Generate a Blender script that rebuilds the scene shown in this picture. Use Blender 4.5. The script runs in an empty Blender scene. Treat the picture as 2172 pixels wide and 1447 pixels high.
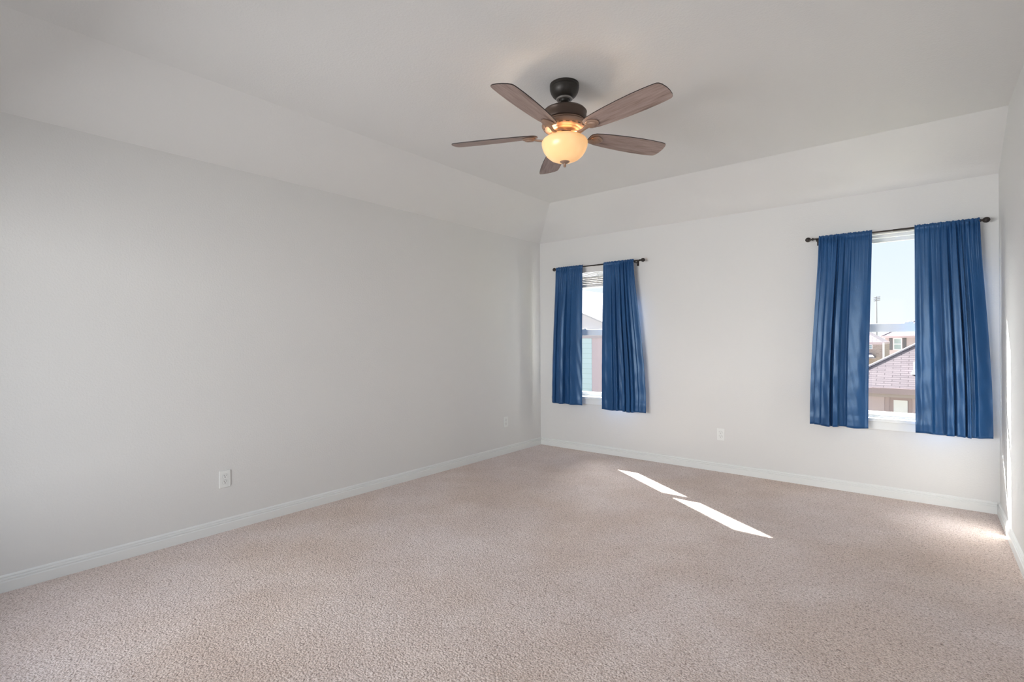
import bpy, bmesh, math, random
from mathutils import Vector, Matrix
random.seed(4)
S = bpy.context.scene
COL = S.collection
PI = math.pi

# ------------------------------------------------------------------ camera
cam_d = bpy.data.cameras.new('camera')
cam_d.sensor_fit = 'HORIZONTAL'; cam_d.sensor_width = 36.0
cam_d.lens = 36.0 * 1075.98 / 2172.0
cam_d.clip_start = 0.05; cam_d.clip_end = 900
cam = bpy.data.objects.new('camera', cam_d); COL.objects.link(cam)
_yaw, _pitch, _roll = 0.683064, -0.000949, -0.005391
fw = Vector((-math.sin(_yaw)*math.cos(_pitch), math.cos(_yaw)*math.cos(_pitch), math.sin(_pitch)))
rt = Vector((math.cos(_yaw), math.sin(_yaw), 0)); up = rt.cross(fw)
r2 = math.cos(_roll)*rt + math.sin(_roll)*up; u2 = -math.sin(_roll)*rt + math.cos(_roll)*up
M = Matrix((r2, u2, -fw)).transposed().to_4x4(); M.translation = Vector((3.6364, -5.0144, 1.2630))
cam.matrix_world = M
S.camera = cam

# ------------------------------------------------------------------ colour management
S.view_settings.view_transform = 'Standard'; S.view_settings.look = 'None'
S.view_settings.gamma = 1.0; S.view_settings.use_curve_mapping = False
S.view_settings.exposure = 0.30

# ------------------------------------------------------------------ sky, sun, added fill lamp behind the camera
W = bpy.data.worlds.new('sky'); S.world = W; W.use_nodes = True
nt = W.node_tree; nt.nodes.clear()
out = nt.nodes.new('ShaderNodeOutputWorld'); bg = nt.nodes.new('ShaderNodeBackground')
tc = nt.nodes.new('ShaderNodeTexCoord'); sx = nt.nodes.new('ShaderNodeSeparateXYZ'); cr = nt.nodes.new('ShaderNodeValToRGB')
nt.links.new(tc.outputs['Generated'], sx.inputs[0]); nt.links.new(sx.outputs['Z'], cr.inputs[0])
# brighter, hazy sky around the sun
dp = nt.nodes.new('ShaderNodeVectorMath'); dp.operation = 'DOT_PRODUCT'; nt.links.new(tc.outputs['Generated'], dp.inputs[0])
dp.inputs[1].default_value = Vector((-1.43, 1.0, 1.23)).normalized()
au = nt.nodes.new('ShaderNodeValToRGB'); nt.links.new(dp.outputs['Value'], au.inputs[0])
au.color_ramp.elements[0].position = .80; au.color_ramp.elements[0].color = (0, 0, 0, 1)
au.color_ramp.elements[1].position = 1.0; au.color_ramp.elements[1].color = (1, .97, .93, 1)
sc_ = nt.nodes.new('ShaderNodeVectorMath'); sc_.operation = 'SCALE'; sc_.inputs['Scale'].default_value = 30.0
nt.links.new(au.outputs[0], sc_.inputs[0])
ad_ = nt.nodes.new('ShaderNodeVectorMath'); ad_.operation = 'ADD'
nt.links.new(cr.outputs[0], ad_.inputs[0]); nt.links.new(sc_.outputs[0], ad_.inputs[1])
nt.links.new(ad_.outputs[0], bg.inputs[0]); nt.links.new(bg.outputs[0], out.inputs[0])
e = cr.color_ramp.elements
e[0].position = 0.0; e[0].color = (0.93, 0.955, 1.0, 1)
e[1].position = 1.0; e[1].color = (0.36, 0.50, 0.78, 1)
a = cr.color_ramp.elements.new(0.10); a.color = (0.84, 0.91, 1.0, 1)
a = cr.color_ramp.elements.new(0.28); a.color = (0.70, 0.84, 1.0, 1)
bg.inputs[1].default_value = 0.92

def add_light(name, kind, loc, direction, energy, color, **kw):
    L = bpy.data.lights.new(name, kind); L.energy = energy; L.color = color
    for k, v in kw.items(): setattr(L, k, v)
    o = bpy.data.objects.new(name, L); COL.objects.link(o); o.location = loc
    o.rotation_euler = Vector(direction).to_track_quat('-Z', 'Y').to_euler()
    return o
SUN_DIR = (1.43, -1.0, -1.23)
add_light('sun', 'SUN', (-6, 8, 9), SUN_DIR, 42.0, (1.0, 0.95, 0.88), angle=math.radians(0.53))
add_light('rear_fill', 'AREA', (1.0, -7.6, 1.25), (.05, 1, 0), 235.0, (0.97, 0.985, 1.0),
          shape='RECTANGLE', size=3.0, size_y=2.0)  # area lamp added outside the rear opening, fills most of the room

# ------------------------------------------------------------------ materials
def mat(name, base=(.8,.8,.8), rough=.5, spec=.5, metal=0.0, **kw):
    m = bpy.data.materials.new(name); m.use_nodes = True
    b = m.node_tree.nodes['Principled BSDF']
    b.inputs['Base Color'].default_value = (*base, 1); b.inputs['Roughness'].default_value = rough
    b.inputs['Specular IOR Level'].default_value = spec; b.inputs['Metallic'].default_value = metal
    for k, v in kw.items(): b.inputs[k].default_value = v
    return m
def N(m, t, **kw):
    n = m.node_tree.nodes.new(t)
    for k, v in kw.items():
        if k in n.inputs.keys(): n.inputs[k].default_value = v
        else: setattr(n, k, v)
    return n
def Lk(m, a, b): m.node_tree.links.new(a, b)
def bsdf(m): return m.node_tree.nodes['Principled BSDF']
def coords(m, scale=None):
    t = N(m, 'ShaderNodeTexCoord')
    if scale is None: return t.outputs['Object']
    mp = N(m, 'ShaderNodeMapping'); mp.inputs['Scale'].default_value = scale
    Lk(m, t.outputs['Object'], mp.inputs[0]); return mp.outputs[0]
def noise(m, co, scale, detail=2.0, rough=.5):
    n = N(m, 'ShaderNodeTexNoise'); n.inputs['Scale'].default_value = scale
    n.inputs['Detail'].default_value = detail; n.inputs['Roughness'].default_value = rough
    Lk(m, co, n.inputs['Vector']); return n
def bump(m, h, dist, strength=1.0, prev=None):
    b = N(m, 'ShaderNodeBump'); b.inputs['Strength'].default_value = strength; b.inputs['Distance'].default_value = dist
    Lk(m, h, b.inputs['Height'])
    if prev: Lk(m, prev, b.inputs['Normal'])
    Lk(m, b.outputs[0], bsdf(m).inputs['Normal']); return b.outputs[0]
def ramp(m, fac, stops):
    r = N(m, 'ShaderNodeValToRGB'); els = r.color_ramp.elements
    while len(els) < len(stops): els.new(.5)
    for el, (p, c) in zip(els, stops): el.position = p; el.color = (*c, 1)
    Lk(m, fac, r.inputs[0]); return r.outputs[0]
def mixc(m, fac, a, b, mode='MIX'):
    x = N(m, 'ShaderNodeMix'); x.data_type = 'RGBA'; x.blend_type = mode
    for s, v in ((x.inputs[0], fac), (x.inputs[6], a), (x.inputs[7], b)):
        if isinstance(v, (int, float)): s.default_value = v
        elif isinstance(v, tuple): s.default_value = (*v, 1)
        else: Lk(m, v, s)
    return x.outputs[2]

def wall_paint(name, col):
    m = mat(name, col, .62, .25)
    co = coords(m)
    n1 = noise(m, co, 95, 3, .55)
    bump(m, n1.outputs[0], .0022, .55)
    return m
MW = wall_paint('wall_paint', (.72, .715, .70))
MC = wall_paint('ceiling_paint', (.74, .735, .72))
MTRIM = mat('trim_paint', (.78, .79, .775), .38, .4)
MVINYL = mat('window_vinyl', (.82, .83, .82), .35, .4)
MPLATE = mat('plate_plastic', (.80, .81, .79), .35, .4)
MSLOT = mat('slot_dark', (.02, .02, .02), .6)
MBLIND = mat('blind_slat', (.84, .82, .79), .45, .3)
# a little daylight passes through the blind's slats
_b = bsdf(MBLIND); _b.inputs['Transmission Weight'].default_value = 0.0

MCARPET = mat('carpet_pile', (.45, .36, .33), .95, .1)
def carpet(m):
    co = coords(m)
    w = noise(m, co, 34, 2, .5)                       # the twist of the tufts
    off = N(m, 'ShaderNodeVectorMath', operation='SCALE'); Lk(m, w.outputs['Color'], off.inputs[0]); off.inputs['Scale'].default_value = .012
    ad = N(m, 'ShaderNodeVectorMath', operation='ADD'); Lk(m, co, ad.inputs[0]); Lk(m, off.outputs[0], ad.inputs[1])
    v = N(m, 'ShaderNodeTexVoronoi'); v.inputs['Scale'].default_value = 100; v.inputs['Randomness'].default_value = 1
    Lk(m, ad.outputs[0], v.inputs['Vector'])
    f = noise(m, ad.outputs[0], 150, 3, .62)
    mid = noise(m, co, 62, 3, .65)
    big = noise(m, co, 2.3, 4, .62)
    huge = noise(m, co, .9, 2, .5)
    # height: tuft domes + fibre noise + footprints
    h1 = N(m, 'ShaderNodeMath', operation='MULTIPLY_ADD'); Lk(m, v.outputs['Distance'], h1.inputs[0]); h1.inputs[1].default_value = -.9; h1.inputs[2].default_value = 1
    h2 = N(m, 'ShaderNodeMath', operation='MULTIPLY_ADD'); Lk(m, f.outputs[0], h2.inputs[0]); h2.inputs[1].default_value = .8; Lk(m, h1.outputs[0], h2.inputs[2])
    h3 = N(m, 'ShaderNodeMath', operation='MULTIPLY_ADD'); Lk(m, mid.outputs[0], h3.inputs[0]); h3.inputs[1].default_value = 1.1; Lk(m, h2.outputs[0], h3.inputs[2])
    bump(m, h3.outputs[0], .0060, .9)
    # mixed strand tones, with shade in the crevices between tufts put into the colour
    c = ramp(m, f.outputs[0], [(.33, (.36, .265, .22)), (.43, (.68, .575, .52)), (.56, (.85, .755, .705)), (.70, (.92, .835, .79))])
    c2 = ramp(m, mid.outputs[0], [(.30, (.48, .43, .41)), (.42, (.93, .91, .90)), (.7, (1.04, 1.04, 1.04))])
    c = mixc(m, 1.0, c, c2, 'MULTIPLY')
    c3 = ramp(m, big.outputs[0], [(.34, (.92, .885, .86)), (.50, (.97, .95, .94)), (.64, (1.03, 1.03, 1.035))])
    c = mixc(m, 1.0, c, c3, 'MULTIPLY')
    c4 = ramp(m, huge.outputs[0], [(.38, (.98, .94, .91)), (.60, (1.02, 1.02, 1.05))])
    c = mixc(m, 1.0, c, c4, 'MULTIPLY')
    Lk(m, c, bsdf(m).inputs['Base Color'])
    bsdf(m).inputs['Sheen Weight'].default_value = .25; bsdf(m).inputs['Sheen Roughness'].default_value = .5
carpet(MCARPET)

def curtain_mat():
    m = mat('curtain_satin', (.014, .070, .205), .35, .62)
    bsdf(m).inputs['Specular Tint'].default_value = (.60, .80, 1, 1)
    b = bsdf(m)
    co = coords(m)
    n = noise(m, coords(m, (1, 1, .25)), 9, 4, .6)
    c = ramp(m, n.outputs[0], [(.3, (.010, .054, .160)), (.7, (.017, .080, .222))])
    Lk(m, c, b.inputs['Base Color'])
    wv = noise(m, coords(m, (900, 900, 1200)), 1, 1, .5)
    cr_ = noise(m, coords(m, (1, 1, .5)), 26, 4, .6)
    p = bump(m, wv.outputs[0], .0003, .3)
    bump(m, cr_.outputs[0], .004, .35, p)
    b.inputs['Sheen Weight'].default_value = .10; b.inputs['Sheen Roughness'].default_value = .35
    b.inputs['Sheen Tint'].default_value = (.55, .78, 1, 1)
    # thin cloth: lets some daylight through
    tr = N(m, 'ShaderNodeBsdfTranslucent'); tr.inputs[0].default_value = (.03, .14, .36, 1)
    mx = N(m, 'ShaderNodeMixShader'); mx.inputs[0].default_value = .03
    o = m.node_tree.nodes['Material Output']
    Lk(m, b.outputs[0], mx.inputs[1]); Lk(m, tr.outputs[0], mx.inputs[2]); Lk(m, mx.outputs[0], o.inputs[0])
    return m
MCURT = curtain_mat()
MROD = mat('rod_bronze', (.035, .028, .025), .4, .5, .4)
MBRONZE = mat('fan_bronze', (.030, .026, .022), .42, .5, .35)
MHOUS = mat('fan_housing_bronze', (.085, .056, .042), .38, .5, .35)
MIRON = mat('blade_iron_bronze', (.34, .225, .165), .50, .5, .35)
MRING = mat('canopy_ring', (.35, .33, .31), .3, .5, .6)

def wood():
    m = mat('blade_wood', (.22, .14, .11), .42, .45)
    co = coords(m, (1.4, 16, 16))
    n = noise(m, co, 3.2, 6, .62)
    n2 = noise(m, coords(m, (5, 120, 120)), 2.0, 3, .6)
    c = ramp(m, n.outputs[0], [(.28, (.15, .098, .082)), (.42, (.30, .215, .185)), (.6, (.40, .30, .265)), (.78, (.33, .24, .21))])
    c2 = ramp(m, n2.outputs[0], [(.35, (.78, .77, .77)), (.6, (1, 1, 1))])
    c = mixc(m, .8, c, c2, 'MULTIPLY')
    Lk(m, c, bsdf(m).inputs['Base Color'])
    bump(m, n2.outputs[0], .0004, .3)
    return m
MWOOD = wood()
MEDGE = mat('blade_edge', (.03, .02, .018), .5)

def bowl_glass():
    m = mat('amber_glass', (.85, .62, .33), .25, .5)
    b = bsdf(m)
    n = noise(m, coords(m), 7, 4, .6)
    c = ramp(m, n.outputs[0], [(.34, (1.0, .60, .24)), (.5, (1.0, .68, .32)), (.66, (1.0, .78, .46))])
    Lk(m, c, b.inputs['Emission Color']); b.inputs['Emission Strength'].default_value = .27
    tr = N(m, 'ShaderNodeBsdfTranslucent'); tr.inputs[0].default_value = (1, .80, .52, 1)
    mx = N(m, 'ShaderNodeMixShader'); mx.inputs[0].default_value = .07
    o = m.node_tree.nodes['Material Output']
    Lk(m, b.outputs[0], mx.inputs[1]); Lk(m, tr.outputs[0], mx.inputs[2]); Lk(m, mx.outputs[0], o.inputs[0])
    return m
MBOWL = bowl_glass()

def pane_glass():
    m = bpy.data.materials.new('window_glass'); m.use_nodes = True
    t = m.node_tree; t.nodes.clear()
    o = t.nodes.new('ShaderNodeOutputMaterial'); tr = t.nodes.new('ShaderNodeBsdfTransparent'); gl = t.nodes.new('ShaderNodeBsdfGlossy')
    tr.inputs[0].default_value = (.97, .985, .99, 1); gl.inputs['Roughness'].default_value = .02
    lw0 = t.nodes.new('ShaderNodeLayerWeight'); lw0.inputs[0].default_value = .5
    pw = t.nodes.new('ShaderNodeMath'); pw.operation = 'POWER'; t.links.new(lw0.outputs['Facing'], pw.inputs[0]); pw.inputs[1].default_value = 4.5
    lw = t.nodes.new('ShaderNodeMath'); lw.operation = 'MULTIPLY_ADD'; t.links.new(pw.outputs[0], lw.inputs[0]); lw.inputs[1].default_value = .9; lw.inputs[2].default_value = .02
    mx = t.nodes.new('ShaderNodeMixShader')
    t.links.new(lw.outputs[0], mx.inputs[0]); t.links.new(tr.outputs[0], mx.inputs[1]); t.links.new(gl.outputs[0], mx.inputs[2])
    t.links.new(mx.outputs[0], o.inputs[0]); return m
MGLASS = pane_glass()

# ------------------------------------------------------------------ mesh helpers
def box(bm, x0, x1, y0, y1, z0, z1):
    vs = [bm.verts.new(p) for p in ((x0,y0,z0),(x1,y0,z0),(x1,y1,z0),(x0,y1,z0),(x0,y0,z1),(x1,y0,z1),(x1,y1,z1),(x0,y1,z1))]
    for f in ((3,2,1,0),(4,5,6,7),(0,1,5,4),(1,2,6,5),(2,3,7,6),(3,0,4,7)): bm.faces.new([vs[i] for i in f])
def poly(bm, pts): return bm.faces.new([bm.verts.new(p) for p in pts])
def tube(bm, pts, r, seg=12, cap=True):
    pts = [Vector(p) for p in pts]; rings = []
    rs = r if isinstance(r, (list, tuple)) else [r]*len(pts)
    for i, p in enumerate(pts):
        d = (pts[min(i+1, len(pts)-1)] - pts[max(i-1, 0)]).normalized()
        ref = Vector((0,0,1)) if abs(d.z) < .9 else Vector((1,0,0))
        u = d.cross(ref).normalized(); v = d.cross(u)
        rings.append([bm.verts.new(p + rs[i]*(math.cos(2*PI*k/seg)*u + math.sin(2*PI*k/seg)*v)) for k in range(seg)])
    for a, b in zip(rings, rings[1:]):
        for k in range(seg): bm.faces.new((a[k], a[(k+1)%seg], b[(k+1)%seg], b[k]))
    if cap: bm.faces.new(rings[0]); bm.faces.new(rings[-1])
def lathe(bm, prof, seg=64, c=(0,0), axis='z'):
    rings = []
    for r, z in prof:
        if r < 1e-5:
            p = (c[0], c[1], z) if axis == 'z' else (z, c[0], c[1]); rings.append([bm.verts.new(p)]); continue
        ring = []
        for k in range(seg):
            a_ = 2*PI*k/seg
            ring.append(bm.verts.new((c[0]+r*math.cos(a_), c[1]+r*math.sin(a_), z) if axis == 'z' else (z, c[0]+r*math.cos(a_), c[1]+r*math.sin(a_))))
        rings.append(ring)
    for a, b in zip(rings, rings[1:]):
        for k in range(seg):
            k2 = (k+1) % seg
            if len(a) == 1 and len(b) == 1: break
            if len(a) == 1: bm.faces.new((a[0], b[k], b[k2]))
            elif len(b) == 1: bm.faces.new((a[k], a[k2], b[0]))
            else: bm.faces.new((a[k], a[k2], b[k2], b[k]))
def obj(name, bm, m, parent=None, smooth=False, bevel=0, loc=None, kind=None, normals=True):
    if normals: bmesh.ops.recalc_face_normals(bm, faces=bm.faces)
    me = bpy.data.meshes.new(name); bm.to_mesh(me); bm.free()
    if isinstance(m, (list, tuple)):
        for q in m: me.materials.append(q)
    else: me.materials.append(m)
    if smooth:
        for p in me.polygons: p.use_smooth = True
        try: me.set_sharp_from_angle(angle=math.radians(38))
        except Exception: pass
    o = bpy.data.objects.new(name, me); COL.objects.link(o)
    if parent: o.parent = parent
    if loc: o.location = loc
    if bevel:
        b = o.modifiers.new('bevel', 'BEVEL'); b.width = bevel; b.segments = 2; b.limit_method = 'ANGLE'
    if kind: o['kind'] = kind
    return o
def B(): return bmesh.new()
def thing(name, label, cat, loc=(0,0,0), rotz=0, group=None):
    o = bpy.data.objects.new(name, None); COL.objects.link(o); o.location = loc; o.rotation_euler = (0,0,rotz)
    o.empty_display_size = .1
    o['label'] = label; o['category'] = cat
    if group: o['group'] = group
    return o
def slab_holes(bm, x0, x1, z0, z1, y0, y1, holes):
    xs = sorted({x0, x1, *[h[0] for h in holes], *[h[1] for h in holes]})
    zs = sorted({z0, z1, *[h[2] for h in holes], *[h[3] for h in holes]})
    def solid(i, j):
        if i < 0 or j < 0 or i >= len(xs)-1 or j >= len(zs)-1: return False
        cx, cz = (xs[i]+xs[i+1])/2, (zs[j]+zs[j+1])/2
        return not any(h[0] < cx < h[1] and h[2] < cz < h[3] for h in holes)
    V = {}
    def v(i, j, k):
        if (i,j,k) not in V: V[(i,j,k)] = bm.verts.new((xs[i], (y0,y1)[k], zs[j]))
        return V[(i,j,k)]
    for i in range(len(xs)-1):
        for j in range(len(zs)-1):
            if not solid(i, j): continue
            bm.faces.new((v(i,j,0), v(i+1,j,0), v(i+1,j+1,0), v(i,j+1,0)))
            bm.faces.new((v(i,j,1), v(i,j+1,1), v(i+1,j+1,1), v(i+1,j,1)))
            if not solid(i-1,j): bm.faces.new((v(i,j,0), v(i,j+1,0), v(i,j+1,1), v(i,j,1)))
            if not solid(i+1,j): bm.faces.new((v(i+1,j,0), v(i+1,j,1), v(i+1,j+1,1), v(i+1,j+1,0)))
            if not solid(i,j-1): bm.faces.new((v(i,j,0), v(i,j,1), v(i+1,j,1), v(i+1,j,0)))
            if not solid(i,j+1): bm.faces.new((v(i,j+1,0), v(i+1,j+1,0), v(i+1,j+1,1), v(i,j+1,1)))

# ------------------------------------------------------------------ the room
RW, RY, HW, HC, D1, D2 = 4.05, -5.42, 2.44, 2.723, .549, .570
T = .15
W1 = (.33, 1.15, .60, 2.10); W2 = (2.97, 3.79, .60, 2.10)
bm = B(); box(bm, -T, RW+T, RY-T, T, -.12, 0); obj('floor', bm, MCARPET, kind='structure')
bm = B(); slab_holes(bm, -T, RW+T, -.1, HW, 0, T, [W1, W2]); obj('wall_back', bm, MW, kind='structure')
bm = B(); box(bm, -T, 0, RY, 0, -.1, HW); obj('wall_left', bm, MW, kind='structure')
# right wall follows the ceiling's fold at the back
bm = B()
prof = [(RY-T, -.1), (0, -.1), (0, HW), (-D2, HC), (RY-T, HC)]
A_ = [bm.verts.new((RW, y, z)) for y, z in prof]; B_ = [bm.verts.new((RW+T, y, z)) for y, z in prof]
bm.faces.new(A_); bm.faces.new(B_[::-1])
for i in range(5): bm.faces.new((A_[i], A_[(i+1)%5], B_[(i+1)%5], B_[i]))
obj('wall_right', bm, MW, kind='structure')
W_FILL = (.40, 3.40, .42, 1.95)  # opening added in the unseen rear wall for the fill lamp
bm = B(); slab_holes(bm, -T, RW, -.1, HC, RY-T, RY, [W_FILL]); obj('wall_rear', bm, MW, kind='structure')
# ceiling: flat field and two slopes, with thickness
bm = B()
def cpts(dz):
    return dict(a=(0, 0, HW+dz), b=(RW, 0, HW+dz), c=(D1, -D2, HC+dz), d=(RW, -D2, HC+dz), e=(0, RY, HW+dz), f=(D1, RY, HC+dz), g=(RW, RY, HC+dz))
lo = {k: bm.verts.new(p) for k, p in cpts(0).items()}; hi = {k: bm.verts.new(p) for k, p in cpts(.12).items()}
for q in ('abdc', 'acfe', 'cdgf'):
    bm.faces.new([lo[k] for k in q]); bm.faces.new([hi[k] for k in q[::-1]])
for p, q in ('ab', 'bd', 'dg', 'gf', 'fe', 'ea'):
    bm.faces.new((lo[p], lo[q], hi[q], hi[p]))
obj('ceiling', bm, MC, kind='structure')

# baseboards: profile in (distance from wall, height)
BP = [(0, 0), (.0165, 0), (.0165, .051), (.0135, .0535), (.0105, .0555), (.0105, .058), (.0135, .060), (.0135, .0655), (.0085, .068), (.0065, .070), (.0065, .072), (.0095, .0735), (.009, .078), (.005, .083), (0, .085)]
def baseboard(name, p0, p1, nrm):
    bm = B(); a = [bm.verts.new((p0[0]+nrm[0]*d, p0[1]+nrm[1]*d, z)) for d, z in BP]
    b = [bm.verts.new((p1[0]+nrm[0]*d, p1[1]+nrm[1]*d, z)) for d, z in BP]
    n = len(BP); bm.faces.new(a); bm.faces.new(b[::-1])
    for i in range(n): bm.faces.new((a[i], a[(i+1)%n], b[(i+1)%n], b[i]))
    return obj(name, bm, MTRIM, kind='structure')
baseboard('baseboard_left', (0, RY), (0, 0), (1, 0))
baseboard('baseboard_back', (.015, 0), (RW-.015, 0), (0, -1))
baseboard('baseboard_right', (RW, RY), (RW, 0), (-1, 0))
baseboard('baseboard_rear', (.015, RY), (RW-.015, RY), (0, 1))

# windows: single hung, upper sash outside, lower sash inside
def frame_ring(bm, x0, x1, z0, z1, w, y0, y1, wb=None, wt=None):
    wb = w if wb is None else wb; wt = w if wt is None else wt
    box(bm, x0, x0+w, y0, y1, z0, z1); box(bm, x1-w, x1, y0, y1, z0, z1)
    box(bm, x0+w, x1-w, y0, y1, z0, z0+wb); box(bm, x0+w, x1-w, y0, y1, z1-wt, z1)
def window(name, op):
    x0, x1, z0, z1 = op
    e = bpy.data.objects.new(name, None); COL.objects.link(e); e.location = ((x0+x1)/2, .07, z0); e['kind'] = 'structure'
    def P(n, bm, m, **kw):
        for v in bm.verts: v.co -= Vector(e.location)
        return obj(n, bm, m, parent=e, **kw)
    zb = .625
    bm = B(); frame_ring(bm, x0, x1, zb, z1, .028, .045, .125, .012, .024); P('window_frame', bm, MVINYL, bevel=.002)
    bm = B(); frame_ring(bm, x0+.028, x1-.028, 1.340, z1-.024, .030, .088, .112, .045, .030); s = P('upper_sash', bm, MVINYL, bevel=.003)
    bm = B(); box(bm, x0+.05, x1-.05, .098, .102, 1.37, z1-.05)
    for v in bm.verts: v.co -= Vector(e.location)
    obj('glass_pane', bm, MGLASS, parent=s)
    bm = B(); frame_ring(bm, x0+.028, x1-.028, zb+.012, 1.384, .034, .056, .084, .034, .068); s = P('lower_sash', bm, MVINYL, bevel=.003)
    box_b = B(); box(box_b, x0+.05, x1-.05, .068, .072, zb+.03, 1.34)
    for v in box_b.verts: v.co -= Vector(e.location)
    obj('glass_pane', box_b, MGLASS, parent=s)
    cx = (x0+x1)/2
    for sx_ in (-.16, .16):
        bm = B(); box(bm, cx+sx_-.028, cx+sx_+.028, .058, .082, 1.384, 1.392); tube(bm, [(cx+sx_, .07, 1.392), (cx+sx_, .07, 1.400)], .011, 14)
        box(bm, cx+sx_-.004, cx+sx_+.030, .064, .072, 1.396, 1.403)
        P('sash_lock', bm, MVINYL, bevel=.0015)
    bm = B(); box(bm, x0-.045, x1+.045, -.034, 0, .598, .625); box(bm, x0, x1, -.0005, .06, .6005, .625)
    P('window_sill', bm, MTRIM, bevel=.004)
    bm = B(); box(bm, x0-.03, x1+.03, -.014, 0, .535, .598); P('sill_apron', bm, MTRIM, bevel=.003)
    return e
window('window_1', W1); window('window_2', W2)
# unseen window behind the camera, added to let the fill lamp in
bm = B(); frame_ring(bm, *W_FILL, .035, RY-.12, RY-.06); box(bm, 1.88, 1.92, RY-.12, RY-.06, W_FILL[2], W_FILL[3]); obj('fill_window', bm, MVINYL, kind='structure')

# ------------------------------------------------------------------ blind in the left window
bl = thing('window_blind', 'white slatted blind raised to the top of the left window, behind blue curtains', 'blind', ((W1[0]+W1[1])/2, .03, 1.86))
def PB(n, bm, m, **kw):
    for v in bm.verts: v.co -= Vector(bl.location)
    return obj(n, bm, m, parent=bl, **kw)
bm = B(); box(bm, W1[0]+.006, W1[1]-.006, -.002, .010, 2.032, 2.098); box(bm, W1[0]+.006, W1[1]-.006, -.005, .012, 2.032, 2.040); PB('valance', bm, MBLIND, bevel=.002)
bm = B(); box(bm, W1[0]+.012, W1[1]-.012, .012, .042, 2.045, 2.095); PB('headrail', bm, MBLIND)
bm = B()
zz = 1.892
rs = random.Random(2)
while zz < 1.985:
    j = rs.uniform(-.003, .003); tl = rs.uniform(-.0012, .0012)
    box(bm, W1[0]+.012, W1[1]-.012, .000+j, .043+j, zz, zz+.0032)
    zz += .0052 if rs.random() > .22 else .0095
for z in (1.994, 2.008, 2.022): box(bm, W1[0]+.012, W1[1]-.012, .002, .043, z, z+.003)
PB('slats', bm, MBLIND)
bm = B(); box(bm, W1[0]+.012, W1[1]-.012, .000, .044, 1.864, 1.888); PB('bottom_rail', bm, MBLIND, bevel=.002)
bm = B()
pts = []
for i in range(40):
    t = i/39; pts.append((.80+.016*math.sin(t*17)+.006*math.sin(t*41), -.004-.004*math.cos(t*13), 2.03-.13*t+.012*math.sin(t*23)))
tube(bm, pts, .0014, 6); tube(bm, [(x+.02-.01*i/39, y-.002, z-.004*math.sin(i)) for i, (x, y, z) in enumerate(pts)][4:], .0014, 6)
PB('cord', bm, MBLIND, smooth=True)

# ------------------------------------------------------------------ curtain rods
RYY = -.082
def rod(x0, x1, z, label, br):
    t = thing('curtain_rod', label, 'curtain rod', (x0, RYY, z), 0, 'bronze curtain rods')
    L = x1-x0
    bm = B(); tube(bm, [(0, 0, 0), (L*.52, 0, 0)], .0065, 14); tube(bm, [(L*.52, 0, 0), (L, 0, 0)], .0080, 14); obj('rod_tube', bm, MROD, t, smooth=True)
    for s, xe in ((-1, 0), (1, L)):
        bm = B(); pr = [(0, 0), (.009, .0), (.011, .004), (.011, .010), (.006, .013), (.006, .018), (.010, .021), (.016, .026), (.0195, .034), (.0205, .041), (.0185, .050), (.012, .058), (.004, .0615), (0, .062)]
        lathe(bm, [(r, xe + s*(q-.02)) for r, q in pr], 24, (0, 0), 'x'); obj('finial', bm, MROD, t, smooth=True)
    for xb in br:
        bm = B(); box(bm, xb-.007, xb+.007, .0, -RYY, -.020, -.012); box(bm, xb-.011, xb+.011, -RYY-.004, -RYY, -.045, .018)
        bm2 = bm
        n = 10
        for i in range(n):
            a0 = PI + PI*i/n; a1 = PI + PI*(i+1)/n
            for (r0, r1) in ((.0085, .012),):
                c = [(math.cos(a)*r, math.sin(a)*r) for a in (a0, a1) for r in (r0, r1)]
                q = [bm.verts.new((xb+dx, c[k][0], c[k][1])) for dx in (-.007, .007) for k in (0, 1, 3, 2)]
                for f in ((0,1,2,3), (7,6,5,4), (0,4,5,1), (2,6,7,3)): bm.faces.new([q[k] for k in f])
        obj('bracket', bm, MROD, t)
rod(.289, 1.356, 2.091, 'thin dark bronze rod with ball finials above the left window near the corner', (.024, .995))
rod(2.891, 3.959, 2.104, 'thin dark bronze rod with ball finials above the right window by the right wall', (.045, .99))

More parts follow.
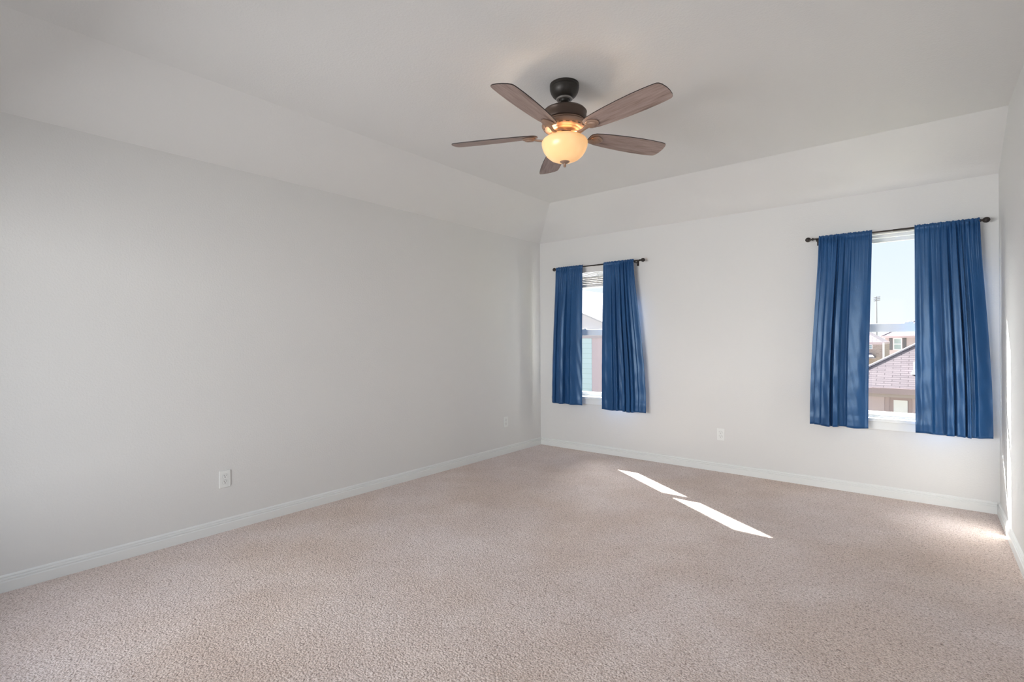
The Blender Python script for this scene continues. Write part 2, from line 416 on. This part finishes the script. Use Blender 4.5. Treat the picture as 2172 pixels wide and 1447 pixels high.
# ------------------------------------------------------------------ curtains
def smooth(a, b, x):
    t = max(0, min(1, (x-a)/(b-a))); return t*t*(3-2*t)
def prof_at(pts, u):
    for (a, p), (b, q) in zip(pts, pts[1:]):
        if u <= b:
            t = (u-a)/(b-a) if b > a else 0
            return p + (q-p)*(t*t*(3-2*t))
    return pts[-1][1]
def curtain(xt0, xt1, xb0, xb1, ztop, zbot, flat, folds, seed, label, group, rod_r=.012, back=0.0):
    """flat: which side hangs plain ('l' or 'r'); folds: plan profile, (share of width, distance from the rod line)"""
    R = random.Random(seed)
    NU, NV = 400, 110
    bm = B()
    gph = [R.uniform(0, 6.28) for _ in range(6)]
    ztr = ztop                                   # rod height
    grid = []
    for j in range(NV+1):
        v = j/NV
        row = []
        vv = (v**1.25)
        for i in range(NU+1):
            u = i/NU
            zt = ztr+.020
            x0 = xt0 + (xb0-xt0)*smooth(0, 1, v)*1.0; x1 = xt1 + (xb1-xt1)*smooth(0, 1, v)
            # bulge just below the rod pocket on the outer edge
            x = x0 + (x1-x0)*u
            z = zt + (zbot-zt)*vv
            below = ztr - z
            # gathers on the rod
            g = math.sin(2*PI*u*15+gph[0]+.9*math.sin(u*9+gph[1]))*.5 + math.sin(2*PI*u*27+gph[2]+1.1*math.sin(u*14))*.3 + math.sin(2*PI*u*41+gph[3])*.2
            gw = math.exp(-max(0, below-.01)/.13) if below > 0 else 1
            gden = .35+.65*(smooth(.25, .75, u) if flat == 'l' else 1-smooth(.25, .75, u))
            grow = smooth(.0, .75, below)
            uu = u + .010*math.sin(2.6*v+gph[4]+3*u)*v*(1-u)*u*4
            y_f = prof_at(folds, min(1, max(0, uu)))*(.30*smooth(0, .06, below)+.70*grow)
            dx = 0
            y_f += .004*math.sin(2*PI*u*2.5+gph[4]+1.5*v)*grow
            # crumples
            y_f += .0018*math.sin(31*z+17*u+gph[1])*math.sin(23*u-9*z+gph[2])*smooth(.3, 1.4, below)
            y = RYY + back*grow - rod_r - y_f - .008*g*gw*gden
            if below < .012:
                # over the rod: top ruffle above, pocket round it
                ph = (ztr-z)
                k = max(0.0, 1-(ph/.012)**2) if ph > -.012 else 0
                y = RYY - rod_r*(.25+.75*k) - .0035*g*gden if ph < 0 else RYY - rod_r - .008*g*gden
                if ph < 0: z += (.0022*math.sin(2*PI*u*11+gph[3]+3*math.sin(7*u+gph[1]))+.0014*math.sin(2*PI*u*23+gph[2]+4*math.sin(4*u)))*smooth(0, .012, -ph)
            else:
                pinch = math.exp(-((below-.016)/.006)**2)
                y += .004*pinch
            # hem: stitched band, slightly fuller
            hz = z - zbot
            if hz < .075: y -= .0018
            y -= .0022*math.exp(-((hz-.075)/.004)**2)
            if v > .97: z += .003*math.sin(2*PI*u*2.3+gph[0])*(v-.97)/.03
            row.append(bm.verts.new((x+dx, y, z)))
        grid.append(row)
    for j in range(NV):
        for i in range(NU):
            bm.faces.new((grid[j][i], grid[j+1][i], grid[j+1][i+1], grid[j][i+1]))
    cx = (xt0+xt1)/2
    for v_ in bm.verts: v_.co -= Vector((cx, RYY, zbot))
    o = obj('curtain', bm, MCURT, None, smooth=False, loc=(cx, RYY, zbot))
    for p in o.data.polygons: p.use_smooth = True
    sd = o.modifiers.new('cloth', 'SOLIDIFY'); sd.thickness = .0016; sd.offset = 0
    o['label'] = label; o['category'] = 'curtain'; o['group'] = group
    return o
curtain(.300, .659, .242, .652, 2.091, .530, 'r',
        [(0, .012), (.06, .026), (.11, .024), (.135, 0), (.25, 0), (.30, .045), (.35, .056), (.42, .050), (.445, .004), (.56, .0), (.64, .018), (.80, .026), (1, .006)],
        3, 'blue satin curtain left of the window nearest the room corner, plain inner half', 'blue curtain panels')
curtain(.921, 1.277, .900, 1.408, 2.091, .507, 'l',
        [(0, .006), (.10, .012), (.25, .020), (.285, .0), (.335, .0), (.355, .036), (.39, .040), (.41, .004), (.485, .005), (.51, .045), (.55, .046), (.568, .010), (.60, .050), (.675, .056), (.692, .010), (.712, .045), (.752, .046), (.768, .004), (.83, .0), (.87, .018), (1, .004)],
        8, 'blue satin curtain right of the left window gap, tight folds on its outer side', 'blue curtain panels')
curtain(2.950, 3.315, 2.880, 3.286, 2.104, .545, 'r',
        [(0, 0), (.07, .0), (.095, .030), (.18, .034), (.225, .052), (.355, .060), (.377, .014), (.395, .018), (.42, .055), (.49, .055), (.52, .012), (.61, .004), (.65, .026), (.80, .022), (.93, .020), (1, .010)],
        15, 'blue satin curtain left of the rooftop view in the right window, dark outer folds', 'blue curtain panels')
curtain(3.579, 3.945, 3.579, 4.010, 2.104, .548, 'l',
        [(0, .006), (.10, .022), (.21, .028), (.27, .006), (.385, .0), (.42, .040), (.50, .052), (.525, .020), (.548, .050), (.64, .058), (.662, .014), (.682, .045), (.72, .050), (.737, .004), (.78, 0), (.83, .018), (1, .004)],
        22, 'blue satin curtain beside the right wall, widest panel with bright folds', 'blue curtain panels')

# ------------------------------------------------------------------ ceiling fan
FX, FY = 2.044, -2.571
fan = thing('ceiling_fan', 'bronze ceiling fan with five wooden blades and a lit amber glass bowl', 'ceiling fan', (FX, FY, HC))
def FP(n, prof, m, seg=64, parent=fan, **kw):
    bm = B(); lathe(bm, [(r, z-HC) for r, z in prof], seg); return obj(n, bm, m, parent, smooth=True, **kw)
cn = FP('canopy', [(0, HC), (.083, HC), (.083, 2.712), (.080, 2.709), (.080, 2.706), (.083, 2.703), (.082, 2.692), (.077, 2.676), (.067, 2.660), (.053, 2.648), (.046, 2.644), (.046, 2.643), (0, 2.643)], MBRONZE)
FP('canopy_ring', [(.030, 2.644), (.046, 2.644), (.047, 2.640), (.044, 2.636), (.032, 2.635), (.029, 2.639), (.030, 2.644)], MRING)
FP('hanger_ball', [(0, 2.652), (.020, 2.650), (.028, 2.642), (.029, 2.634), (.024, 2.625), (.016, 2.620), (0, 2.619)], MBRONZE, 32)
FP('downrod', [(0, 2.63), (.0125, 2.63), (.0125, 2.585), (.018, 2.582), (.018, 2.570), (0, 2.57)], MBRONZE, 32)
mh = FP('motor_housing', [(0, 2.577), (.090, 2.577), (.108, 2.575), (.118, 2.571), (.124, 2.564), (.127, 2.560), (.124, 2.556), (.1245, 2.53), (.124, 2.515), (.122, 2.511),
                     (.119, 2.509), (0, 2.509)], MHOUS, 72)
lh = FP('lower_housing', [(0, 2.511), (.112, 2.511), (.117, 2.507), (.118, 2.502), (.113, 2.499), (.112, 2.496), (.126, 2.494), (.130, 2.490), (.129, 2.484), (.122, 2.474), (.109, 2.464), (.095, 2.458), (.092, 2.4585), (.090, 2.456), (.075, 2.452), (.073, 2.455), (0, 2.455)], MIRON, 72)
bm = B()
for k in range(20):          # ventilation slots round the lower housing
    a0 = 2*PI*k/20
    for i in range(4):
        a1 = a0 + (i-.0)*.045; a2 = a1+.047
        q = [bm.verts.new((r*math.cos(a), r*math.sin(a), z-HC)) for (r, z, a) in ((.1185, 2.4692, a1), (.1185, 2.4692, a2), (.1145, 2.4664, a2), (.1145, 2.4664, a1))]
        bm.faces.new(q)
obj('vent_slots', bm, MSLOT, lh)
FP('switch_housing', [(0, 2.456), (.046, 2.456), (.046, 2.446), (.034, 2.443), (.034, 2.428), (.040, 2.424), (0, 2.424)], MIRON, 48)
FP('light_fitter', [(0, 2.436), (.040, 2.436), (.060, 2.433), (.068, 2.428), (.070, 2.422), (.067, 2.418), (.066, 2.410), (0, 2.410)], MIRON, 48)
FP('glass_bowl', [(.098, 2.409), (.100, 2.4155), (.104, 2.416), (.112, 2.413), (.124, 2.405), (.1305, 2.395), (.1310, 2.385), (.128, 2.367), (.119, 2.343), (.104, 2.320), (.082, 2.301), (.056, 2.289), (.030, 2.284), (.008, 2.283), (.008, 2.286), (.030, 2.287), (.055, 2.292), (.080, 2.304), (.101, 2.323), (.116, 2.345), (.125, 2.368), (.128, 2.385), (.1275, 2.394), (.122, 2.402), (.098, 2.409)], MBOWL, 72)
FP('finial', [(0, 2.290), (.026, 2.289), (.028, 2.285), (.026, 2.281), (.017, 2.275), (.009, 2.271), (.007, 2.266), (.0085, 2.262), (.0085, 2.256), (.006, 2.253), (0, 2.252)], MIRON, 32)
# bulbs (real light sources of the lamp kit)
for k in range(2):
    a_ = 1.1+PI*k
    L = bpy.data.lights.new('bulb', 'POINT'); L.energy = 2.2; L.color = (1, .89, .74); L.shadow_soft_size = .025
    o = bpy.data.objects.new('bulb', L); COL.objects.link(o); o.parent = fan; o.location = (.055*math.cos(a_), .055*math.sin(a_), 2.388-HC)

BW = [(.160, .016), (.163, .028), (.170, .038), (.186, .047), (.22, .054), (.27, .060), (.34, .066), (.42, .0705), (.50, .0725), (.57, .0715), (.62, .0690), (.645, .0665), (.655, .064), (.663, .058), (.671, .042), (.676, .014)]
def blade_mesh():
    bm = B(); th = .0026
    n = 9; top = []; bot = []
    for r, w in BW:
        top.append([bm.verts.new((r, w*(2*k/(n-1)-1), th)) for k in range(n)])
        bot.append([bm.verts.new((r, w*(2*k/(n-1)-1), -th)) for k in range(n)])
    for a, b in zip(top, top[1:]):
        for k in range(n-1): bm.faces.new((a[k], b[k], b[k+1], a[k+1]))
    for a, b in zip(bot, bot[1:]):
        for k in range(n-1): bm.faces.new((a[k], a[k+1], b[k+1], b[k]))
    def side(t0, t1, b0, b1): f = bm.faces.new((t0, t1, b1, b0)); f.material_index = 1
    for i in range(len(BW)-1):
        side(top[i][0], top[i+1][0], bot[i][0], bot[i+1][0]); side(top[i][-1], top[i+1][-1], bot[i][-1], bot[i+1][-1])
    for k in range(n-1):
        side(top[0][k], top[0][k+1], bot[0][k], bot[0][k+1]); side(top[-1][k], top[-1][k+1], bot[-1][k], bot[-1][k+1])
    bmesh.ops.recalc_face_normals(bm, faces=bm.faces)
    me = bpy.data.meshes.new('blade'); bm.to_mesh(me); bm.free(); me.materials.append(MWOOD); me.materials.append(MEDGE)
    return me
def iron_mesh():
    bm = B()
    # arm: curved flat bar from the hub, dipping and rising to the blade
    path = [(.060, -.004, .030), (.080, -.010, .028), (.105, -.020, .021), (.130, -.024, .018), (.155, -.020, .019), (.180, -.013, .026), (.195, -.010, .034)]
    secs = []
    for (x, z, w) in path:
        secs.append([bm.verts.new((x, yy*w*.5, z+zz)) for yy, zz in ((-1, .003), (-.6, .0055), (.6, .0055), (1, .003), (1, -.002), (.5, -.0065), (-.5, -.0065), (-1, -.002))])
    for a, b in zip(secs, secs[1:]):
        for k in range(8): bm.faces.new((a[k], a[(k+1)%8], b[(k+1)%8], b[k]))
    bm.faces.new(secs[0]); bm.faces.new(secs[-1][::-1])
    # leaf shaped cup under the blade root, in stepped ridges
    def ring(cx, rx, ry, z, n=28):
        o = []
        for k in range(n):
            a = 2*PI*k/n; c, s = math.cos(a), math.sin(a)
            # blunt towards the hub, pointed outwards
            o.append(bm.verts.new((cx + rx*c*(1.0 if c < 0 else 1.0+.25*abs(c)), ry*s*(1-.22*max(0, c)), z)))
        return o
    rg = [ring(.205, .034, .036, -.0035), ring(.205, .035, .037, -.008), ring(.204, .031, .031, -.013), ring(.203, .026, .025, -.0145), ring(.202, .024, .023, -.019), ring(.201, .016, .014, -.0225)]
    for a, b in zip(rg, rg[1:]):
        for k in range(28): bm.faces.new((a[k], a[(k+1)%28], b[(k+1)%28], b[k]))
    bm.faces.new(rg[0]); bm.faces.new(rg[-1])
    bmesh.ops.recalc_face_normals(bm, faces=bm.faces)
    me = bpy.data.meshes.new('blade_iron'); bm.to_mesh(me); bm.free(); me.materials.append(MIRON)
    for p in me.polygons: p.use_smooth = True
    try: me.set_sharp_from_angle(angle=math.radians(40))
    except Exception: pass
    return me
bme, ime = blade_mesh(), iron_mesh()
PITCH = math.radians(12.5)
for k in range(5):
    a_ = math.radians(-11+72*k)
    b = bpy.data.objects.new('blade', bme); COL.objects.link(b); b.parent = fan
    b.location = (0, 0, 2.442-HC); b.rotation_euler = (Matrix.Rotation(a_, 3, 'Z') @ Matrix.Rotation(-PITCH, 3, 'X')).to_euler()
    i_ = bpy.data.objects.new('blade_iron', ime); COL.objects.link(i_); i_.parent = fan
    i_.location = (0, 0, 2.4405-HC); i_.rotation_euler = (Matrix.Rotation(a_, 3, 'Z') @ Matrix.Rotation(-PITCH, 3, 'X')).to_euler()

# ------------------------------------------------------------------ wall outlets
def outlet(loc, rotz, label):
    # local: plate in xz plane, facing -y
    t = thing('wall_outlet', label, 'outlet', loc, rotz, 'white duplex wall outlets')
    bm = B(); box(bm, -.035, .035, -.0055, 0, -.057, .057); obj('cover_plate', bm, MPLATE, t, bevel=.002)
    for dz in (.0195, -.0195):
        bm = B()
        n = 32; fr = []; bk = []
        for k in range(n):
            a = 2*PI*k/n; x = .0172*math.cos(a); z = max(-.0142, min(.0142, .0172*math.sin(a)))
            fr.append(bm.verts.new((x, -.0075, z))); bk.append(bm.verts.new((x, -.0050, z)))
        bm.faces.new(fr)
        for k in range(n): bm.faces.new((fr[k], fr[(k+1)%n], bk[(k+1)%n], bk[k]))
        r = obj('receptacle', bm, MPLATE, t, loc=(0, 0, dz))
        bm = B(); box(bm, -.0078, -.0056, -.0079, -.0060, .0005, .0085); box(bm, .0056, .0076, -.0079, -.0060, .0015, .0080)
        tube(bm, [(0, -.0079, -.0068), (0, -.0060, -.0068)], .0027, 12)
        obj('contact_slots', bm, MSLOT, r)
        bm = B()
        for k in range(n):      # shadow gap around each receptacle face
            a, a2 = 2*PI*k/n, 2*PI*(k+1)/n
            def q(r_, a__, h): return (r_*math.cos(a__), -.0057, max(-h, min(h, r_*math.sin(a__))))
            poly(bm, [q(.0172, a, .0142), q(.0172, a2, .0142), q(.0180, a2, .0150), q(.0180, a, .0150)])
        bmesh.ops.remove_doubles(bm, verts=bm.verts, dist=1e-6)
        obj('seam', bm, MSLOT2, r)
    bm = B(); tube(bm, [(0, -.0055, 0), (0, -.0068, 0)], .0033, 16); obj('screw', bm, MPLATE, t)
MSLOT2 = mat('seam_gray', (.30, .30, .29), .6)
outlet((0, -3.599, .348), PI/2, 'white duplex outlet low on the long left wall, nearest the camera')
outlet((0, -.666, .355), PI/2, 'white duplex outlet on the left wall close to the back corner')
outlet((2.122, 0, .356), 0, 'white duplex outlet on the back wall between the two windows')

# ------------------------------------------------------------------ outdoors
def tex_mat(name, c1, c2, mortar, bw, bh, ms, rough=.9, scale=1.0, axis='xz', off=.5):
    m = mat(name, c1, rough, .1)
    t = N(m, 'ShaderNodeTexCoord'); mp = N(m, 'ShaderNodeMapping')
    if axis == 'xz': mp.inputs['Rotation'].default_value = (PI/2, 0, 0)
    Lk(m, t.outputs['Object'], mp.inputs[0])
    br = N(m, 'ShaderNodeTexBrick'); Lk(m, mp.outputs[0], br.inputs['Vector'])
    br.inputs['Color1'].default_value = (*c1, 1); br.inputs['Color2'].default_value = (*c2, 1); br.inputs['Mortar'].default_value = (*mortar, 1)
    br.inputs['Scale'].default_value = scale; br.inputs['Brick Width'].default_value = bw; br.inputs['Row Height'].default_value = bh
    br.inputs['Mortar Size'].default_value = ms; br.offset = off
    Lk(m, br.outputs['Color'], bsdf(m).inputs['Base Color'])
    return m
MSH = tex_mat('shingles', (.105, .090, .102), (.130, .112, .124), (.058, .048, .056), .46, .115, .012, axis='xy')
MCAP2 = mat('pale_roof_edge', (.50, .47, .52), .9, .1)
MCAP = mat('ridge_cap', (.50, .44, .48), .9, .1)
MSHD = tex_mat('dark_shingles', (.18, .16, .18), (.21, .19, .21), (.12, .11, .12), .6, .2, .02, axis='xy')
MBRK = tex_mat('brick', (.33, .25, .24), (.42, .33, .31), (.42, .38, .37), .24, .08, .012)
MSTU = mat('stucco_brown', (.53, .43, .48), .9, .1)
MSTU2 = mat('stucco_gray', (.44, .38, .42), .9, .1)
MTRB = mat('house_trim_brown', (.40, .31, .34), .8, .1)
MPALE = mat('pale_lilac_stucco', (.62, .58, .64), .9, .1)
MWHT = mat('house_white', (.80, .78, .86), .6, .2)
MSHUT = mat('shutter_gray', (.12, .12, .14), .7, .2)
MHGL = mat('house_glass', (.25, .33, .36), .08, .8)
MREFL = tex_mat('curtain_reflection_blue', (.50, .60, .66), (.52, .62, .68), (.42, .51, .56), 8, .16, .008)  # blue of the curtain's reflection put into a wall colour
MGRND = mat('ground_grass', (.22, .22, .15), .95, .1)
MSTEEL = mat('pole_steel', (.22, .22, .27), .6, .3)
MFEN = mat('fence_wood', (.40, .29, .24), .9, .1)

bm = B(); box(bm, -160, 160, .6, 420, -3.3, -3.0); obj('ground', bm, MGRND, kind='structure')

def hip_house(name, label, x0, x1, y0, y1, ze, slope, over, wallm, roofm, zg=-3.0, trimm=None):
    """footprint of eaves x0..x1, y0..y1; returns the thing (base at its centre on the ground)"""
    cx, cy = (x0+x1)/2, (y0+y1)/2
    t = thing(name, label, 'house', (cx, cy, zg))
    o = Vector((cx, cy, zg))
    def P(n, bm, m, parent=t, **kw):
        for v in bm.verts: v.co -= o
        return obj(n, bm, m, parent, **kw)
    bm = B(); box(bm, x0+over, x1-over, y0+over, y1-over, zg, ze-.02); P('wall', bm, wallm)
    h = min(x1-x0, y1-y0)/2; zr = ze + slope*h
    bm = B()
    e = [bm.verts.new(p) for p in ((x0, y0, ze), (x1, y0, ze), (x1, y1, ze), (x0, y1, ze))]
    if x1-x0 >= y1-y0: a = bm.verts.new((x0+h, cy, zr)); b = bm.verts.new((x1-h, cy, zr)); fs = ((e[0], e[1], b, a), (e[1], e[2], b), (e[2], e[3], a, b), (e[3], e[0], a))
    else: a = bm.verts.new((cx, y0+h, zr)); b = bm.verts.new((cx, y1-h, zr)); fs = ((e[0], e[1], a), (e[1], e[2], b, a), (e[2], e[3], b), (e[3], e[0], a, b))
    for f in fs: bm.faces.new(f)
    bm.faces.new(e[::-1])
    r = P('roof', bm, roofm)
    bm = B()          # ridge caps along the hips
    for p, q in ((e[0], a),) if False else (((x0, y0, ze), a_co(x0, y0, h, zr, x0+h if x1-x0 >= y1-y0 else cx, cy if x1-x0 >= y1-y0 else y0+h)),):
        tube(bm, [p, q], .05, 8)
    P('hip_cap', bm, MCAP, r)
    bm = B(); frame = .02
    box(bm, x0-.0, x1+.0, y0-.03, y0, ze-.20, ze+.01); box(bm, x0-.03, x0, y0-.03, y1, ze-.20, ze+.01); box(bm, x1, x1+.03, y0-.03, y1, ze-.20, ze+.01)
    box(bm, x0, x1, y0, y0+over, ze-.2, ze-.16); box(bm, x0, x0+over, y0, y1, ze-.2, ze-.16)
    P('eave_trim', bm, trimm or MTRB)
    t['_o'] = 0; del t['_o']
    return t, P
def a_co(x0, y0, h, zr, ax, ay): return (ax, ay, zr)
def hwin(P, t, xa, xb, za, zb, y, fr=.07, bars=True, gm=None, fm=None):
    bm = B(); frame_ring(bm, xa, xb, za, zb, fr, y-.06, y+.02)
    if bars: box(bm, xa+fr, xb-fr, y-.05, y+.01, (za+zb)/2-fr*.4, (za+zb)/2+fr*.4)
    w = P('window', bm, fm or MWHT)
    bm = B(); box(bm, xa+fr*.5, xb-fr*.5, y-.03, y-.01, za+fr*.5, zb-fr*.5)
    P('pane', bm, gm or MHGL, parent=w)
    return w
# single-storey neighbour seen through the right window
tA, PA = hip_house('neighbour_house', 'low brown house with a pale shingled hip roof, nearest in the right window', .80, 12.0, 17.3, 27.0, -.5, .6, .45, MSTU, MSH)
bm = B(); frame_ring(bm, 2.66, 3.28, -3.0, -.84, .10, 17.69, 17.77, wb=.02); PA('window_surround', bm, MTRB)
bm = B(); box(bm, 2.76, 3.16, 17.70, 17.76, -2.95, -.93); d = PA('garage_door_panel', bm, MWHT); d.name = 'door'
bm = B(); box(bm, .8, 12, 17.55, 17.76, -.84, -.70); PA('frieze_board', bm, MSTU2)
bm = B(); box(bm, 1.25, 2.50, 17.62, 17.76, -3.0, -.84); PA('bay_wall', bm, MSTU)
bm = B(); tube(bm, [(3.36, 18.15, -.02), (3.36, 18.15, .42)], .045, 14); vp = PA('vent_pipe', bm, MWHT)
bm = B(); tube(bm, [(3.36, 18.15, .0-.03), (3.36, 18.15, .10)], [.13, .06], 14); PA('flashing', bm, MWHT, parent=vp)
# two-storey house with shuttered window
tB, PB_ = hip_house('neighbour_house', 'two-storey gray house with dark shutters beyond the low roof in the right window', 0.0, 14.0, 62.0, 74.0, 1.53, .58, .35, MSTU2, MSHD, trimm=MSTU)
yB = 62.35
hwin(PB_, tB, 1.03, 1.78, .05, 1.30, yB, .075)
for xa in (.68, 1.84):
    bm = B(); box(bm, xa, xa+.29, yB-.06, yB, .05, 1.32); PB_('shutter', bm, MSHUT)
# brick house behind it
tC, PC = hip_house('neighbour_house', 'far brick house with a low gray roof, left edge of the right window view', -9.0, .90, 48.0, 58.0, .95, .68, .0001, MBRK, MSHD, trimm=MSTU)
hwin(PC, tC, -.42, .17, .36, .76, 48.0, .05)
bm = B(); box(bm, .86, 1.0, 47.9, 48.05, -3.0, .9); PC('downspout', bm, MWHT)
bm = B(); box(bm, -3.0, .40, 45.8, 48.0, -.36, -.26); poly(bm, [(-3, 45.7, -.36), (.5, 45.7, -.36), (.1, 48, .02), (-3, 48, .02)]); PC('porch_roof', bm, MSHD)
# fence between them
fe = thing('wooden_fence', 'brown wooden fence panel between the low roof and the brick house', 'fence', (0, 42, -3.0))
bm = B()
for k in range(14): box(bm, -1.2+k*.14, -1.2+k*.14+.125, -.01, .01, 0, 2.25)
obj('boards', bm, MFEN, fe)
bm = B(); box(bm, -1.2, .76, .012, .05, 1.7, 1.8); obj('rail', bm, MFEN, fe)
# stadium light
sl = thing('stadium_light', 'tall stadium light pole with three rows of lamps, far in the right window', 'light pole', (-8.62, 200, -3.0))
bm = B(); tube(bm, [(0, 0, 0), (0, 0, 18.1)], [.26, .14], 12); obj('pole', bm, MSTEEL, sl)
for k in range(3):
    z = 16.7+k*.55*.98
    bm = B(); tube(bm, [(-.75, 0, z-.12), (.95, 0, z+.12)], .06, 6); c = obj('crossarm', bm, MSTEEL, sl)
    for q in range(5):
        x = -.65+q*.37
        bm = B(); lathe(bm, [(0, .0), (.13, .0), (.17, -.16), (.17, -.22), (0, -.22)], 10)
        f = obj('floodlight', bm, MSTEEL, c, loc=(x, -.1, z+.14+x*.14)); f.rotation_euler = (.9, 0, 0)
# next-door house seen through the left window: a gable end faces this room
tD = thing('neighbour_house', 'pale house with a gable roof close outside the left window', 'house', (-8.0, 14.0, -3.0))
def PD(n, bm, m, parent=tD, **kw):
    for v in bm.verts: v.co -= Vector((-8.0, 14.0, -3.0))
    return obj(n, bm, m, parent, **kw)
gx0, gx1, gy0, gy1, gze, gs = -12.8, -3.2, 9.0, 19.0, 1.42, .41
gxm = (gx0+gx1)/2; gzr = gze + gs*(gx1-gxm)
bm = B(); a1 = [(gx0, -3.0), (gx1, -3.0), (gx1, gze), (gxm, gzr), (gx0, gze)]
f0 = [bm.verts.new((x, gy0, z)) for x, z in a1]; f1 = [bm.verts.new((x, gy1, z)) for x, z in a1]
bm.faces.new(f0); bm.faces.new(f1[::-1])
for i in range(5): bm.faces.new((f0[i], f0[(i+1)%5], f1[(i+1)%5], f1[i]))
PD('wall', bm, MPALE)
bm = B()
for sx_, xe in ((1, gx1), (-1, gx0)):
    x2 = xe+sx_*.3; z2 = gze-gs*.3
    q = [(gxm, gzr), (x2, z2), (x2, z2+.05), (gxm, gzr+.055)]
    f0 = [bm.verts.new((x, gy0-.09, z)) for x, z in q]; f1 = [bm.verts.new((x, gy1+.25, z)) for x, z in q]
    bm.faces.new(f0); bm.faces.new(f1[::-1])
    for i in range(4): bm.faces.new((f0[i], f0[(i+1)%4], f1[(i+1)%4], f1[i]))
PD('roof', bm, MCAP2)
bm = B(); box(bm, gx0-.02, gx1+.02, gy0-.07, gy0, 1.32, 1.44); PD('belly_band', bm, MSTU2)
bm = B(); box(bm, gx0-.01, -4.50, gy0-.05, gy0, -3.0, 1.32); PD('reflection_panel', bm, MREFL)  # stands in for the blue curtain mirrored in the lower pane
bm = B(); box(bm, -4.50, gx1+.01, gy0-.035, gy0, -3.0, 1.32); PD('dimmed_stucco_panel', bm, MSTU)  # darker than the gable: dimming by an unbuilt insect screen put into the colour
